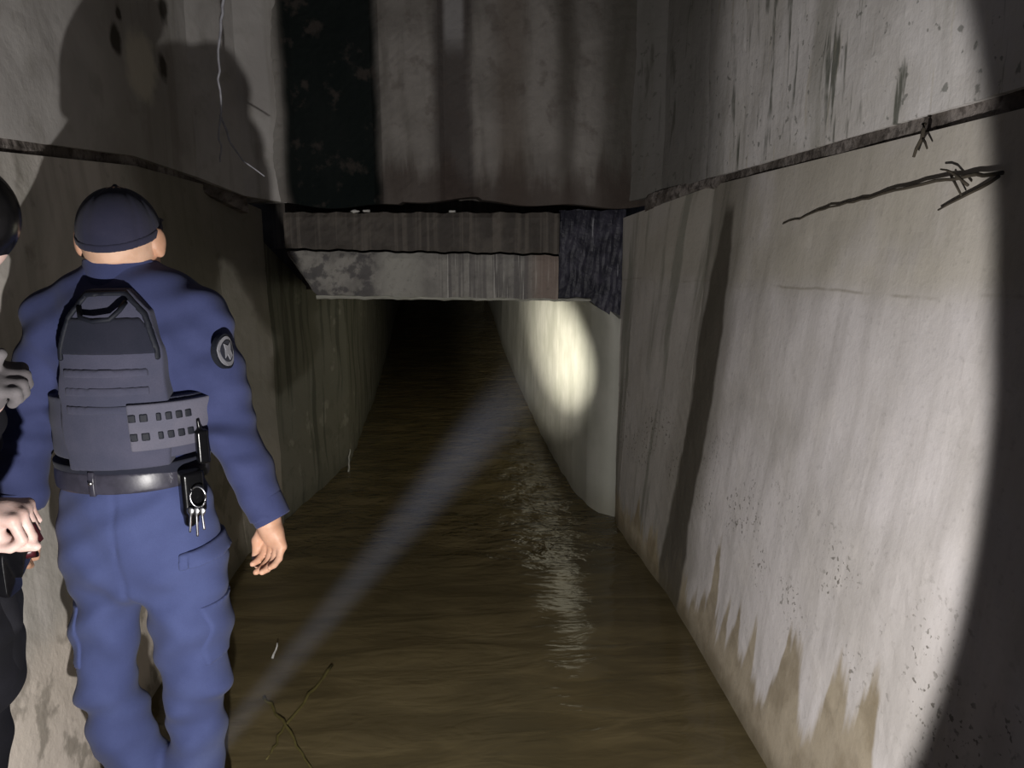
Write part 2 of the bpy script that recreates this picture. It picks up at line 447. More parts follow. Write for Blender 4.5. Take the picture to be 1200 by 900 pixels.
# ---------------------------------------------------------------- the place (z = 0 is the water surface)
def wall(name, pts, mat, side, thick=.25, label=None, step=.04, amp=.006, ztop_fn=None):
    """pts: (x_bottom, y_bottom, z_bottom, x_top, y_top, z_top) along the wall; side = +1 solid lies to +x of travel (+y), -1 to -x"""
    P = np.array(pts, float)
    seg = np.linalg.norm(P[1:, :2]-P[:-1, :2], axis=1); cum = np.concatenate([[0], np.cumsum(seg)])
    n = max(2, int(cum[-1]/step)); u = np.unique(np.concatenate([np.linspace(0, cum[-1], n), cum]))
    Q = np.stack([np.interp(u, cum, P[:, k]) for k in range(6)], 1)
    hgt = (Q[:, 5]-Q[:, 2]).max(); m = max(2, int(hgt/step))
    t = np.linspace(0, 1, m+1)
    tang = np.gradient(Q[:, :2], axis=0); tang /= np.linalg.norm(tang, axis=1)[:, None]+1e-9
    out = np.stack([tang[:, 1], -tang[:, 0]], 1)*side          # away from the passage
    F0 = Q[:, None, :3]*(1-t)[None, :, None]+Q[:, None, 3:]*t[None, :, None]
    ph = np.sin(F0[..., 1]*5.3+F0[..., 2]*3.1)+np.sin(F0[..., 0]*7+F0[..., 2]*8.7+F0[..., 1]*2.2)+.6*np.sin(F0[..., 1]*17+F0[..., 2]*13)+rng.normal(0, .25, F0.shape[:2])
    fade = np.minimum(1, np.minimum(t, 1-t)*8)[None, :]
    F0[..., 0] += out[:, 0][:, None]*ph*amp*.4*fade; F0[..., 1] += out[:, 1][:, None]*ph*amp*.4*fade
    B0 = Q[:, None, :3]*(1-t)[None, :, None]+Q[:, None, 3:]*t[None, :, None]
    B0[..., 0] += out[:, 0][:, None]*thick; B0[..., 1] += out[:, 1][:, None]*thick
    nu, nv = F0.shape[:2]
    Vv = np.concatenate([F0.reshape(-1, 3), B0.reshape(-1, 3)])
    ix = lambda i, j, b=0: b*nu*nv+i*nv+j
    Fc = []
    for i in range(nu-1):
        for j in range(nv-1):
            Fc.append((ix(i, j), ix(i, j+1), ix(i+1, j+1), ix(i+1, j)))
            Fc.append((ix(i, j, 1), ix(i+1, j, 1), ix(i+1, j+1, 1), ix(i, j+1, 1)))
        Fc.append((ix(i, 0), ix(i+1, 0), ix(i+1, 0, 1), ix(i, 0, 1)))
        Fc.append((ix(i, nv-1), ix(i, nv-1, 1), ix(i+1, nv-1, 1), ix(i+1, nv-1)))
    for j in range(nv-1):
        Fc.append((ix(0, j), ix(0, j, 1), ix(0, j+1, 1), ix(0, j+1)))
        Fc.append((ix(nu-1, j), ix(nu-1, j+1), ix(nu-1, j+1, 1), ix(nu-1, j, 1)))
    if side < 0: Fc = [f[::-1] for f in Fc]
    me = mesh_from(name, Vv, Fc, False)
    o = link(name, me, mat); tag(o, label, kind='structure'); return o

ZB = -.12
wall('wall_right', [(.92, -.6, ZB, 1.12, -.6, 1.90), (.905, 1.5, ZB, 1.12, 1.5, 1.818), (.90, 3.05, ZB, 1.12, 3.3, 1.755), (.845, 3.80, ZB, .935, 3.86, 1.65), (.87, 3.95, ZB, .885, 4.02, 1.62)],
     M_RL, 1, label='battered right-hand concrete wall with a long dark run and wet tongues at the waterline')
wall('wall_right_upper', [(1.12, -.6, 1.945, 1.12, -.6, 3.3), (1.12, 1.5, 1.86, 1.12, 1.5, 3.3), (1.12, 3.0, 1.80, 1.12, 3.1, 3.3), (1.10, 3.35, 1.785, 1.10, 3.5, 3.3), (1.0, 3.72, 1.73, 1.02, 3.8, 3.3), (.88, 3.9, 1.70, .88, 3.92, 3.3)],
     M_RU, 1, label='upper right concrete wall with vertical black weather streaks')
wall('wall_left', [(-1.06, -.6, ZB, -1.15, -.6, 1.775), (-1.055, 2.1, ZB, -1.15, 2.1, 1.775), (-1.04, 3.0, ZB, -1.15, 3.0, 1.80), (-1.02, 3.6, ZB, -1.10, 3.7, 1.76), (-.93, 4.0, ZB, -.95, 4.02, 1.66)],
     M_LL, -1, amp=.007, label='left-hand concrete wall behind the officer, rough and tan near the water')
wall('wall_left_upper', [(-1.15, -.6, 1.81, -1.15, -.6, 3.3), (-1.15, 2.1, 1.81, -1.15, 2.1, 3.3), (-1.15, 3.0, 1.835, -1.15, 3.1, 3.3), (-1.10, 3.55, 1.79, -1.10, 3.55, 3.3), (-.97, 3.8, 1.72, -.97, 3.8, 3.3), (-.80, 3.9, 1.69, -.80, 3.9, 3.3)],
     M_LU, -1, amp=.004, label='pale grey upper left wall with dark pocks')
wall('trim_1', [(1.135, -.6, 1.885, 1.135, -.6, 1.96), (1.132, 1.5, 1.80, 1.132, 1.5, 1.875), (1.132, 3.2, 1.74, 1.132, 3.2, 1.80), (1.10, 3.4, 1.735, 1.10, 3.4, 1.79), (.95, 3.82, 1.64, .95, 3.80, 1.73)], M_SE, 1, thick=.2, amp=.012, step=.02,
     label='dirt-filled horizontal seam along the right wall')
wall('trim_2', [(-1.165, -.6, 1.76, -1.165, -.6, 1.83), (-1.165, 3.0, 1.785, -1.165, 3.0, 1.845), (-1.12, 3.6, 1.74, -1.12, 3.6, 1.80), (-.97, 3.85, 1.64, -.97, 3.82, 1.73)], M_SE, -1, thick=.2, amp=.012, step=.02,
     label='dirt-filled horizontal seam along the left wall')

# headwall: thick slab with a wavy lower lip, face at y about 3.88
def headwall():
    nx, nz = 90, 70
    xs = np.linspace(-1.0, 1.05, nx); Vv = []; Fc = []
    def lip(x): return 1.685+.012*math.sin(x*5+1)+.010*math.sin(x*13)+(.014 if -.25 < x < .15 else 0)
    for b in (0, 1):
        for x in xs:
            for j in range(nz):
                t = j/(nz-1); z = lip(x)+(3.3-lip(x))*t
                y = 3.89 if not b else 4.25
                if not b:
                    y += .008*math.sin(x*9+z*3)+.006*math.sin(z*11+x*4)+random.uniform(-.002, .002)
                    if -.80 < x < -.33: y += .05*min(1, min(x+.80, -.33-x)/.05)       # shallow channel
                    if -.05 < x < .09: y += .015
                Vv.append((x, y, z))
    ix = lambda i, j, b=0: b*nx*nz+i*nz+j
    for i in range(nx-1):
        for j in range(nz-1):
            Fc.append((ix(i, j), ix(i+1, j), ix(i+1, j+1), ix(i, j+1)))
            Fc.append((ix(i, j, 1), ix(i, j+1, 1), ix(i+1, j+1, 1), ix(i+1, j, 1)))
        Fc.append((ix(i, 0), ix(i, 0, 1), ix(i+1, 0, 1), ix(i+1, 0))); Fc.append((ix(i, nz-1), ix(i+1, nz-1), ix(i+1, nz-1, 1), ix(i, nz-1, 1)))
    for j in range(nz-1):
        Fc.append((ix(0, j), ix(0, j+1), ix(0, j+1, 1), ix(0, j, 1))); Fc.append((ix(nx-1, j), ix(nx-1, j, 1), ix(nx-1, j+1, 1), ix(nx-1, j+1)))
    tag(link('wall_back', mesh_from('wall_back', Vv, Fc, False), M_HW), 'concrete headwall with broad dark vertical stripes over the culvert mouth', kind='structure')
headwall()

# lintel: long beam across the mouth, upper course and lower course, darker recessed end on the right
def beam(name, outline, y0, y1, mat, label, nx=60, parent=None):
    """outline: list of (x, z_top, z_bottom)"""
    O = np.array(outline, float); xs = np.linspace(O[0, 0], O[-1, 0], nx)
    zt = np.interp(xs, O[:, 0], O[:, 1]); zb = np.interp(xs, O[:, 0], O[:, 2]); nz = 9; Vv = []; Fc = []
    for b, y in ((0, y0), (1, y1)):
        for i, x in enumerate(xs):
            for j in range(nz):
                t = j/(nz-1); e = .008 if (j in (0, nz-1) and not b) else 0
                w = .003*math.sin(x*31)+.002*math.sin(x*77+2)
                Vv.append((x, y+e+(random.uniform(-.003, .003) if not b else 0), zb[i]+(zt[i]-zb[i])*t+(w if j in (0, nz-1) else 0)))
    ix = lambda i, j, b=0: b*nx*nz+i*nz+j
    for i in range(nx-1):
        for j in range(nz-1):
            Fc.append((ix(i, j), ix(i+1, j), ix(i+1, j+1), ix(i, j+1))); Fc.append((ix(i, j, 1), ix(i, j+1, 1), ix(i+1, j+1, 1), ix(i+1, j, 1)))
        Fc.append((ix(i, 0), ix(i, 0, 1), ix(i+1, 0, 1), ix(i+1, 0))); Fc.append((ix(i, nz-1), ix(i+1, nz-1), ix(i+1, nz-1, 1), ix(i, nz-1, 1)))
    for j in range(nz-1):
        Fc.append((ix(0, j), ix(0, j+1), ix(0, j+1, 1), ix(0, j, 1))); Fc.append((ix(nx-1, j), ix(nx-1, j, 1), ix(nx-1, j+1, 1), ix(nx-1, j+1)))
    return tag(link(name, mesh_from(name, Vv, Fc, False), mat, parent), label, kind='structure')
beam('trim_3', [(-.835, 1.645, 1.47), (.545, 1.645, 1.44)], 3.97, 4.5, M_LT, 'dark upper course of the lintel over the culvert mouth')
beam('trim_4', [(-.83, 1.455, 1.44), (-.70, 1.455, 1.235), (.545, 1.428, 1.205)], 3.985, 4.5, M_LB, 'pale lower course of the lintel streaked with white drips')
beam('trim_5', [(.55, 1.66, 1.20), (.71, 1.66, 1.20), (.90, 1.66, 1.06)], 4.02, 4.5, M_DW, 'dark recessed block closing the right end of the lintel, shade in its colour', nx=24)
# chamfer strip under the beam, its lit edge put in as pale colour
beam('trim_6', [(-.70, 1.235, 1.215), (.72, 1.205, 1.19)], 4.0, 4.5, M_FC, 'thin slab edge under the lintel, coloured pale as if lit')
beam('trim_7', [(-.99, 1.68, -.12), (-.835, 1.68, -.12)], 4.03, 4.5, M_LI, 'mossy pier at the left of the culvert mouth', nx=8) if False else None

# culvert beyond the mouth
wall('wall_right_inner', [(.868, 3.97, ZB, .868, 3.97, 1.10), (.795, 4.04, ZB, .815, 4.05, 1.15), (.745, 4.14, ZB, .765, 4.18, 1.19), (.705, 4.45, ZB, .715, 4.5, 1.22), (.675, 5.0, ZB, .68, 5.0, 1.22), (.655, 5.8, ZB, .655, 5.8, 1.22), (.635, 7.5, ZB, .635, 7.5, 1.22), (.63, 10, ZB, .63, 10, 1.22), (.69, 13.5, ZB, .69, 13.5, 1.22), (.70, 18, ZB, .70, 18, 1.22)],
     M_FC, 1, step=.08, amp=.004, label='pale right wall of the low culvert lit by the flashlight')
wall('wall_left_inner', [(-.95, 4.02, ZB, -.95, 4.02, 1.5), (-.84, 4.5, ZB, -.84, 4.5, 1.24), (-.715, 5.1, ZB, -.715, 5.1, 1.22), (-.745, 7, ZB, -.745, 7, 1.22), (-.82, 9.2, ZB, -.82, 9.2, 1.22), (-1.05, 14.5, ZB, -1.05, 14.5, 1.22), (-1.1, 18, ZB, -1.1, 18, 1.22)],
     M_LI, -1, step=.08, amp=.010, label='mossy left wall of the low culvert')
def slab(name, x0, x1, y0, y1, z0, z1, mat, label, n=1):
    bm = bmesh.new(); bmesh.ops.create_cube(bm, size=1)
    for v in bm.verts: v.co = Vector(((x0+x1)/2+v.co.x*(x1-x0), (y0+y1)/2+v.co.y*(y1-y0), (z0+z1)/2+v.co.z*(z1-z0)))
    return tag(link(name, bm_mesh(name, bm, False), mat), label, kind='structure')
for p in bpy.data.objects['wall_right_inner'].data.polygons: p.use_smooth = abs(p.normal.z) < .5
slab('ceiling_culvert', -1.35, .95, 4.5, 18, 1.22, 1.45, M_LT, 'roof slab of the low culvert')
slab('ceiling', -1.4, 1.4, -.6, 4.2, 3.3, 3.5, M_LT, 'concrete roof of the entrance chamber')
slab('wall_back_inner', -1.35, .95, 18, 18.3, ZB, 1.45, M_LI, 'far dark end of the culvert')
slab('wall_back_upper', -1.3, 1.3, 4.26, 4.6, 1.46, 3.4, M_LT, 'rough concrete behind the lintel')
slab('floor', -1.4, 1.3, -.6, 18, -.30, ZB, M_LT, 'concrete floor under the water')

# water: displaced surface
def water():
    ys = np.concatenate([np.arange(-.55, 6, .03), np.arange(6, 17.95, .12)]); Vv = []; Fc = []
    Lx = lambda y: float(np.interp(y, [-.6, 2.1, 3, 3.6, 4.0, 4.5, 5.1, 7, 9.2, 14.5, 18], [-1.07, -1.065, -1.05, -1.03, -.945, -.85, -.73, -.76, -.835, -1.065, -1.1]))
    Rx = lambda y: float(np.interp(y, [-.6, 1.5, 3.05, 3.8, 3.95, 4.12, 4.5, 5.4, 7.5, 10, 13.5, 18], [.945, .93, .925, .865, .88, .76, .705, .675, .65, .645, .7, .71]))
    m = 64
    for y in ys:
        a, b = Lx(y), Rx(y)
        for i in range(m+1):
            x = a+(b-a)*i/m; k = min(1, max(.12, (y-2.9)/1.0))
            z = k*(.0045*math.sin(y*15+2.0*math.sin(x*3.1))+.003*math.sin(y*27+x*9+1.3)+.002*math.sin(x*21-y*18))
            Vv.append((x, y, z))
    for j in range(len(ys)-1):
        for i in range(m): Fc.append((j*(m+1)+i, j*(m+1)+i+1, (j+1)*(m+1)+i+1, (j+1)*(m+1)+i))
    o = link('water', mesh_from('water', Vv, Fc), M_WA)
    tag(o, 'murky brown water covering the floor between the concrete walls', 'water', kind='stuff')
water()

# ---------------------------------------------------------------- small things in the place
def root_thing(name, branches, label, cat, mat, r=.004):
    bm = bmesh.new()
    for k, (pts, rr) in enumerate(branches):
        L = sum(math.dist(a, b) for a, b in zip(pts[:-1], pts[1:])); w = wig(pts, max(2, min(7, int(L/.03/(len(pts)-1)))), rr*.9); n = len(w); tube(bm, w, [rr*(1-.6*i/n)+.0006 for i in range(n)], 6)
    return tag(link(name, bm_mesh(name, bm), mat), label, cat)
root_thing('dead_root', [([(1.09, 1.50, 1.695), (1.09, 1.68, 1.692), (1.095, 1.96, 1.668), (1.09, 2.24, 1.636), (1.095, 2.53, 1.594)], .0042),
                         ([(1.09, 1.60, 1.675), (1.085, 1.65, 1.705), (1.09, 1.70, 1.715)], .0028),
                         ([(1.09, 1.66, 1.698), (1.085, 1.61, 1.655)], .0028)],
           'long thin dead root creeping along the upper right wall', 'root', M_ROOT)
root_thing('dead_root', [([(1.085, 1.50, 1.688), (1.09, 1.58, 1.662), (1.088, 1.69, 1.626)], .003)],
           'short curved dead root below the long one on the right wall', 'root', M_ROOT)
root_thing('dead_root', [([(1.10, 1.80, 1.825), (1.095, 1.79, 1.79), (1.09, 1.81, 1.75)], .005), ([(1.095, 1.79, 1.79), (1.09, 1.76, 1.765)], .003)],
           'short dark root tuft hanging from the seam on the right wall', 'root', M_ROOT)
root_thing('hanging_wire', [([(-.79, 3.0, 2.70), (-.792, 3.0, 2.37), (-.823, 3.0, 2.20), (-.835, 3.0, 1.96), (-.846, 3.0, 1.815)], .0055),
                            ([(-.833, 3.0, 1.98), (-.805, 3.0, 1.885), (-.765, 3.0, 1.82), (-.69, 3.0, 1.765)], .0038)],
           'thin silvery forked wire hanging in front of the left wall', 'wire', M_THREAD)
bm = bmesh.new(); tube(bm, [(-.79, 3.0, 2.69), (-.78, 3.25, 2.95), (-.78, 3.5, 3.3)], .003, 6)
bpy.data.objects['hanging_wire'].data.materials  # wire runs up to the roof
w2 = link('wire_tail', bm_mesh('wire_tail', bm), M_THREAD, bpy.data.objects['hanging_wire'])
for (x, z, s, lb) in ((-.486, 1.652, .016, 'white scrap at the left on top of the lintel, beside a smaller one'), (-.425, 1.654, .013, 'small white scrap just right of the larger one on the lintel'), (0.0, 1.652, .012, 'lone white scrap on the middle of the lintel')):
    bm = bmesh.new(); bmesh.ops.create_icosphere(bm, subdivisions=2, radius=1)
    for v in bm.verts:
        k = 1+.25*math.sin(v.co.x*5+s*900)+.2*math.sin(v.co.y*7); v.co = Vector((x+v.co.x*s*1.5*k, 3.985+v.co.y*s*.8, z+v.co.z*s*.55*k))
    tag(link('paper_scrap', bm_mesh('paper_scrap', bm), M_WHITE), lb, 'litter', 'white scraps on the lintel')
root_thing('pale_reed', [([(-.70, 4.83, -.01), (-.715, 5.0, .04), (-.72, 5.1, .085)], .006)], 'short pale reed stem standing at the foot of the left culvert wall', 'reed', M_WHITE)
root_thing('floating_fleck', [([(-.697, 2.66, .004), (-.692, 2.70, .012), (-.69, 2.72, .03)], .004)], 'tiny white fleck on the water right of the officer', 'litter', M_WHITE)
root_thing('plant_stem', [([(-.47, 2.60, .0), (-.56, 2.27, .004), (-.59, 2.10, .0)], .006)], 'long olive plant stem lying in the water, crossing another near the officer', 'plant stem', M_STEM)
root_thing('plant_stem', [([(-.67, 2.42, .0), (-.56, 2.25, .006), (-.43, 2.02, .0)], .0055)], 'olive plant stem under the crossing, running toward the middle of the channel', 'plant stem', M_STEM)

# ---------------------------------------------------------------- the officer
cx, cy = -.735, 1.80
def wr(X, Y, Z, a=1.0):                    # cloth folds
    return a*(.0035*np.sin(Z*38+np.sin(X*23)*2.0+Y*11)+.0025*np.sin(X*41+Z*17+np.sin(Y*19)*1.5)+.002*np.sin(Z*71-X*37+Y*29))
def torso(F, g=0.0):
    F.ell((-.735, 1.80, 1.285), (.172+g, .118+g, .235+g), .05)
    F.ell((-.760, 1.80, 1.08), (.150+g, .108+g, .20+g), .08)
    F.cone((-.875, 1.80, 1.385), (-.60, 1.80, 1.385), .070+g, .070+g, .06)
    F.cone((-.80, 1.80, 1.43), (-.67, 1.80, 1.43), .050+g, .050+g, .06)
officer = link('person', None); officer.location = (0, 0, 0)
officer.location = (-.76, 1.8, ZB)
tag(officer, 'person in navy blue uniform, dark cap and slate vest seen from behind, right hand hanging', 'person', 'people standing in the tunnel')
def opart(name, me, mat, parent=None):
    for v in (me,): me.transform(__import__('mathutils').Matrix.Translation((.76, -1.8, -ZB)))
    return link(name, me, mat, parent or officer)
# body: head, neck, limbs, hands as one surface
def hand(F, wrist, palm, spread, curl, thumb_dir, r=.0086, grip=False):
    wrist = np.array(wrist); palm = np.array(palm); s = np.array(spread); c = np.array(curl); ax = palm-wrist; ax = ax/np.linalg.norm(ax)
    k0 = palm
    F.cone(wrist, wrist+(palm-wrist)*.55, .026, .026, .012)
    for i, off in enumerate((-.032, -.011, .011, .031)):
        kn = k0+s*off+ax*(-.004*abs(i-1))
        F.cone(wrist+(palm-wrist)*.35+s*off*.6, kn, .017, .0125, .012)
        L = (.040, .045, .042, .033)[i]
        if grip: p1 = kn+c*L*.95+ax*.008; p2 = p1+c*L*.35-ax*L*.55; p3 = p2-ax*L*.55-c*.002
        else: p1 = kn+ax*L*.74+c*L*.5; p2 = p1+ax*L*.30+c*L*.55; p3 = p2+ax*L*.06+c*L*.42
        rr = r*(1.0, 1.03, 1.0, .88)[i]
        F.chain([(kn, rr*1.18), (p1, rr*1.05), (p2, rr*.98), (p3, rr*.88)], .003)
    t = np.array(thumb_dir)
    b0 = wrist+(palm-wrist)*.30-s*.024; b1 = b0+t*.042; b2 = b1+t*.016+ax*.026; b3 = b2+ax*.022+c*.004
    F.chain([(b0, .016), (b1, .0125), (b2, .0110), (b3, .0092)], .006)
def body():
    F = Field((-1.10, 1.60, -.10), (-.34, 2.02, 1.72), .004)
    torso(F, -.018)
    F.chain([((-.742, 1.815, 1.40), .062), ((-.738, 1.805, 1.53), .066)], .03)
    F.ell((-.737, 1.80, 1.578), (.078, .096, .098), .02); F.ell((-.737, 1.83, 1.51), (.060, .070, .060), .03)
    F.cone((-.737, 1.893, 1.565), (-.737, 1.908, 1.535), .010, .013, .012)                   # nose
    F.cone((-.757, 1.882, 1.498), (-.717, 1.882, 1.498), .008, .008, .008)                   # lips
    F.cone((-.737, 1.875, 1.462), (-.737, 1.875, 1.462), .022, .022, .02)                    # chin
    for sx in (-1, 1):
        F.ell((-.737+(.083 if sx > 0 else -.089), 1.797, 1.558), (.010, .020, .030), .006, rot=-sx*.45)
        F.ell((-.737+sx*.082, 1.803, 1.535), (.010, .013, .014), .006)
        F.ell((-.737+sx*.03, 1.886, 1.578), (.012, .008, .007), .004)
    F.chain([((-.585, 1.80, 1.385), .055), ((-.53, 1.79, 1.12), .036), ((-.455, 1.77, .93), .028), ((-.447, 1.765, .885), .026)], .02)
    hand(F, (-.447, 1.765, .900), (-.434, 1.757, .843), (.70, -.70, -.10), (-.62, -.70, 0), (-.50, -.1, -.86))
    F.chain([((-.885, 1.80, 1.385), .055), ((-.980, 1.79, 1.14), .034), ((-1.0, 1.745, .965), .028)], .02)
    hand(F, (-1.0, 1.745, .935), (-1.0, 1.735, .87), (.35, -.93, 0), (-.1, .6, -.3), (.1, .5, -.85))
    F.ell((-.758, 1.80, .88), (.13, .10, .14), .03)
    F.chain([((-.848, 1.8, .78), .055), ((-.868, 1.785, .45), .052), ((-.84, 1.82, -.02), .040), ((-.845, 1.90, -.06), .030)], .03)
    F.chain([((-.672, 1.8, .78), .060), ((-.662, 1.785, .45), .052), ((-.70, 1.80, -.02), .040), ((-.69, 1.88, -.06), .030)], .03)
    return F.mesh('body')
opart('body', body(), M_SKIN)
def shirt():
    F = Field((-1.12, 1.60, .86), (-.36, 2.0, 1.56), .005)
    torso(F)
    F.chain([((-.745, 1.812, 1.42), .082), ((-.742, 1.806, 1.50), .076)], .035)
    F.chain([((-.585, 1.80, 1.382), .070), ((-.548, 1.795, 1.26), .062), ((-.528, 1.79, 1.12), .058), ((-.478, 1.775, 1.0), .050), ((-.445, 1.765, .90), .041)], .03)
    F.chain([((-.885, 1.80, 1.382), .070), ((-.945, 1.795, 1.26), .060), ((-.988, 1.79, 1.14), .055), ((-.995, 1.76, 1.02), .049), ((-1.0, 1.742, .94), .042)], .03)
    F.add(lambda X, Y, Z: wr(X, Y, Z, 1.35)+.005*np.sin(Z*88+Y*30+X*14)*np.exp(-((Z-1.13)/.07)**2)+.003*np.sin(X*70+Z*60)*np.exp(-((Z-1.33)/.06)**2)*(np.abs(X+.735) > .12))
    F.cut(lambda X, Y, Z: Z-1.512+(Y-1.8)*.12)
    # cuffs end in a plane square to the forearm
    F.cut(lambda X, Y, Z: np.where(X > -.56, -((Z-.918)*.93+(X+.45)*-.38), -1))
    F.cut(lambda X, Y, Z: np.where(X < -.93, -(Z-.955)-.2*(Y-1.745), -1))
    F.cut(lambda X, Y, Z: np.where((X > -.93) & (X < -.56), -(Z-1.02), -1))
    return F.mesh('shirt')
opart('shirt', shirt(), M_SHIRT)
def collar():
    F = Field((-.86, 1.68, 1.44), (-.62, 1.94, 1.55), .003)
    F.chain([((-.744, 1.81, 1.46), .088), ((-.742, 1.806, 1.515), .078)], .01)
    F.cut(lambda X, Y, Z: Z-1.516+(Y-1.8)*.12); F.cut(lambda X, Y, Z: 1.462-Z-.02*np.sin(X*40))
    F.cut(lambda X, Y, Z: -(np.sqrt((X+.742)**2+(Y-1.806)**2)-.068))
    return F.mesh('collar')
opart('collar', collar(), M_SHIRT)
for sx, a in ((1, ((-.436, 1.762, .905), (-.462, 1.772, .955))), (-1, ((-1.0, 1.744, .952), (-.999, 1.752, .995)))):
    F = Field((min(a[0][0], a[1][0])-.07, 1.66, .86), (max(a[0][0], a[1][0])+.07, 1.86, 1.04), .003)
    F.cone(a[0], a[1], .0435, .0475, 0)
    d = np.array(a[1])-np.array(a[0]); d /= np.linalg.norm(d); A = np.array(a[0]); B = np.array(a[1])
    F.cut(lambda X, Y, Z: -((X-A[0])*d[0]+(Y-A[1])*d[1]+(Z-A[2])*d[2]))
    F.cut(lambda X, Y, Z: ((X-B[0])*d[0]+(Y-B[1])*d[1]+(Z-B[2])*d[2]))
    opart('cuff', F.mesh('cuff'), M_SHIRT)
def trousers():
    F = Field((-1.02, 1.58, -.09), (-.50, 2.02, 1.08), .005)
    F.ell((-.760, 1.80, 1.02), (.148, .112, .14), .05)
    F.ell((-.762, 1.80, .87), (.184, .135, .17), .05)
    F.chain([((-.850, 1.80, .80), .095), ((-.853, 1.79, .66), .070), ((-.872, 1.785, .47), .067), ((-.866, 1.80, .36), .071), ((-.832, 1.82, .22), .078), ((-.828, 1.83, .0), .085)], .018)
    F.chain([((-.665, 1.80, .80), .102), ((-.664, 1.79, .66), .092), ((-.657, 1.785, .48), .073), ((-.672, 1.80, .35), .066), ((-.690, 1.81, .22), .070), ((-.695, 1.81, .0), .080)], .025)
    F.add(lambda X, Y, Z: wr(X, Y, Z, 1.2)+.005*np.sin(Z*62+X*22*np.sign(X+.765))*np.exp(-((Z-.44)/.07)**2)+.006*np.sin(Z*48+np.abs(X+.765)*38)*np.exp(-((Z-.72)/.07)**2)+.006*np.sin(Z*55+X*12)*np.exp(-((Z-.10)/.10)**2))
    F.cut(lambda X, Y, Z: Z-1.065); F.cut(lambda X, Y, Z: -.05-Z)
    # centre back seam
    F.add(lambda X, Y, Z: .004*np.exp(-((X+.764)/.006)**2)*(Z > .70)*(Y < 1.8))
    return F
trF = trousers(); opart('trousers', trF.mesh('trousers'), M_TROU)
def pocket(c, r, mid):
    F = trF.copy(); F.grow(.007)
    F.cut(lambda X, Y, Z: np.maximum(np.abs(Z-c[2])-r[2], np.abs(Y-c[1])-r[1])+0*X); F.cut(lambda X, Y, Z: (mid-X)*(1 if c[0] > mid else -1)+0*Z)
    return F.mesh('cargo_pocket')
opart('cargo_pocket', pocket((-.58, 1.79, .63), (.2, .07, .075), -.63), M_TROU)
opart('cargo_pocket', pocket((-.93, 1.79, .63), (.2, .07, .075), -.90), M_TROU)
F = trF.copy(); F.grow(.008); F.add(lambda X, Y, Z: -.010*np.clip((.87-Z)/.06, 0, 1)*(X > -.62)); F.cut(lambda X, Y, Z: np.abs(Z-.838-.15*(X+.60))-.020+0*Y); F.cut(lambda X, Y, Z: -.64-X+0*Z)
opart('hip_pocket_flap', F.mesh('hip_pocket_flap'), M_TROU)
for x, y in ((-.832, 1.87), (-.695, 1.86)):
    F = Field((x-.09, y-.16, -.125), (x+.09, y+.2, .10), .005)
    F.chain([((x, y-.05, .06), .055), ((x, y-.05, -.05), .048)], .02); F.cone((x, y-.05, -.07), (x, y+.10, -.085), .045, .040, .03)
    F.cut(lambda X, Y, Z: -.118-Z); opart('boot', F.mesh('boot'), M_LEATH)
# cap
def cap():
    F = Field((-.86, 1.66, 1.48), (-.61, 2.02, 1.70), .003)
    F.ell((-.737, 1.80, 1.577), (.084, .104, .099), 0)
    F.add(lambda X, Y, Z: .0012*np.sin(np.arctan2(Y-1.8, X+.737)*6)**8)
    F.cut(lambda X, Y, Z: -(Z-1.536-(Y-1.70)*.36))
    F.cone((-.737, 1.80, 1.674), (-.737, 1.80, 1.676), .006, .006, .004)
    return F
opart('cap', cap().mesh('cap'), M_CAP)
F = cap(); F.grow(.0028); F.cut(lambda X, Y, Z: (Z-1.552-(Y-1.70)*.36)); capo = opart('cap_band', F.mesh('cap_band'), M_CAP)
F = Field((-.84, 1.86, 1.52), (-.63, 2.02, 1.68), .003); F.ell((-.737, 1.895, 1.604), (.060, .080, .012), 0); F.cut(lambda X, Y, Z: 1.885-Y); F.add(lambda X, Y, Z: (X+.737)**2*.8)
opart('cap_peak', F.mesh('cap_peak'), M_CAP)
F = Field((-.84, 1.69, 1.47), (-.63, 1.86, 1.59), .003); F.ell((-.737, 1.80, 1.578), (.0795, .0975, .0995), 0); F.cone((-.738, 1.795, 1.53), (-.738, 1.795, 1.515), .067, .064, .02)
F.cut(lambda X, Y, Z: 1.512-Z+.0*X); F.cut(lambda X, Y, Z: Y-1.80)
M_HAIR = mat_skin('close_cropped_hair_nape', (.62, .38, .26), (.70, .45, .32))
opart('nape_hair', F.mesh('nape_hair'), M_HAIR)
# vest
def vf(g, h=.004):
    F = Field((-.98, 1.60, 1.03), (-.50, 2.02, 1.50), h); torso(F, g); return F
OUT = [(-.842, 1.07), (-.846, 1.20), (-.836, 1.335), (-.812, 1.405), (-.772, 1.455), (-.690, 1.457), (-.650, 1.412), (-.630, 1.335), (-.628, 1.20), (-.640, 1.07)]
F = vf(.026); F.cut(lambda X, Y, Z: polysdf(X, Z, OUT)-.004); F.add(lambda X, Y, Z: .0015*np.sin(Z*60+X*9))
vest = opart('vest', F.mesh('vest'), M_VEST)
F = vf(.030); F.cut(lambda X, Y, Z: polysdf(X, Z, [(-.835, 1.325), (-.828, 1.36), (-.806, 1.402), (-.664, 1.402), (-.645, 1.375), (-.634, 1.325)])); F.cut(lambda X, Y, Z: Y-1.80)
opart('mesh_panel', F.mesh('mesh_panel'), M_VESTD, vest)
F = vf(.033); F.cut(lambda X, Y, Z: np.abs(polysdf(X, Z, OUT)+.004)-.0055); F.cut(lambda X, Y, Z: Y-1.80); F.cut(lambda X, Y, Z: 1.31-Z)
opart('piping', F.mesh('piping'), M_PIPE, vest)
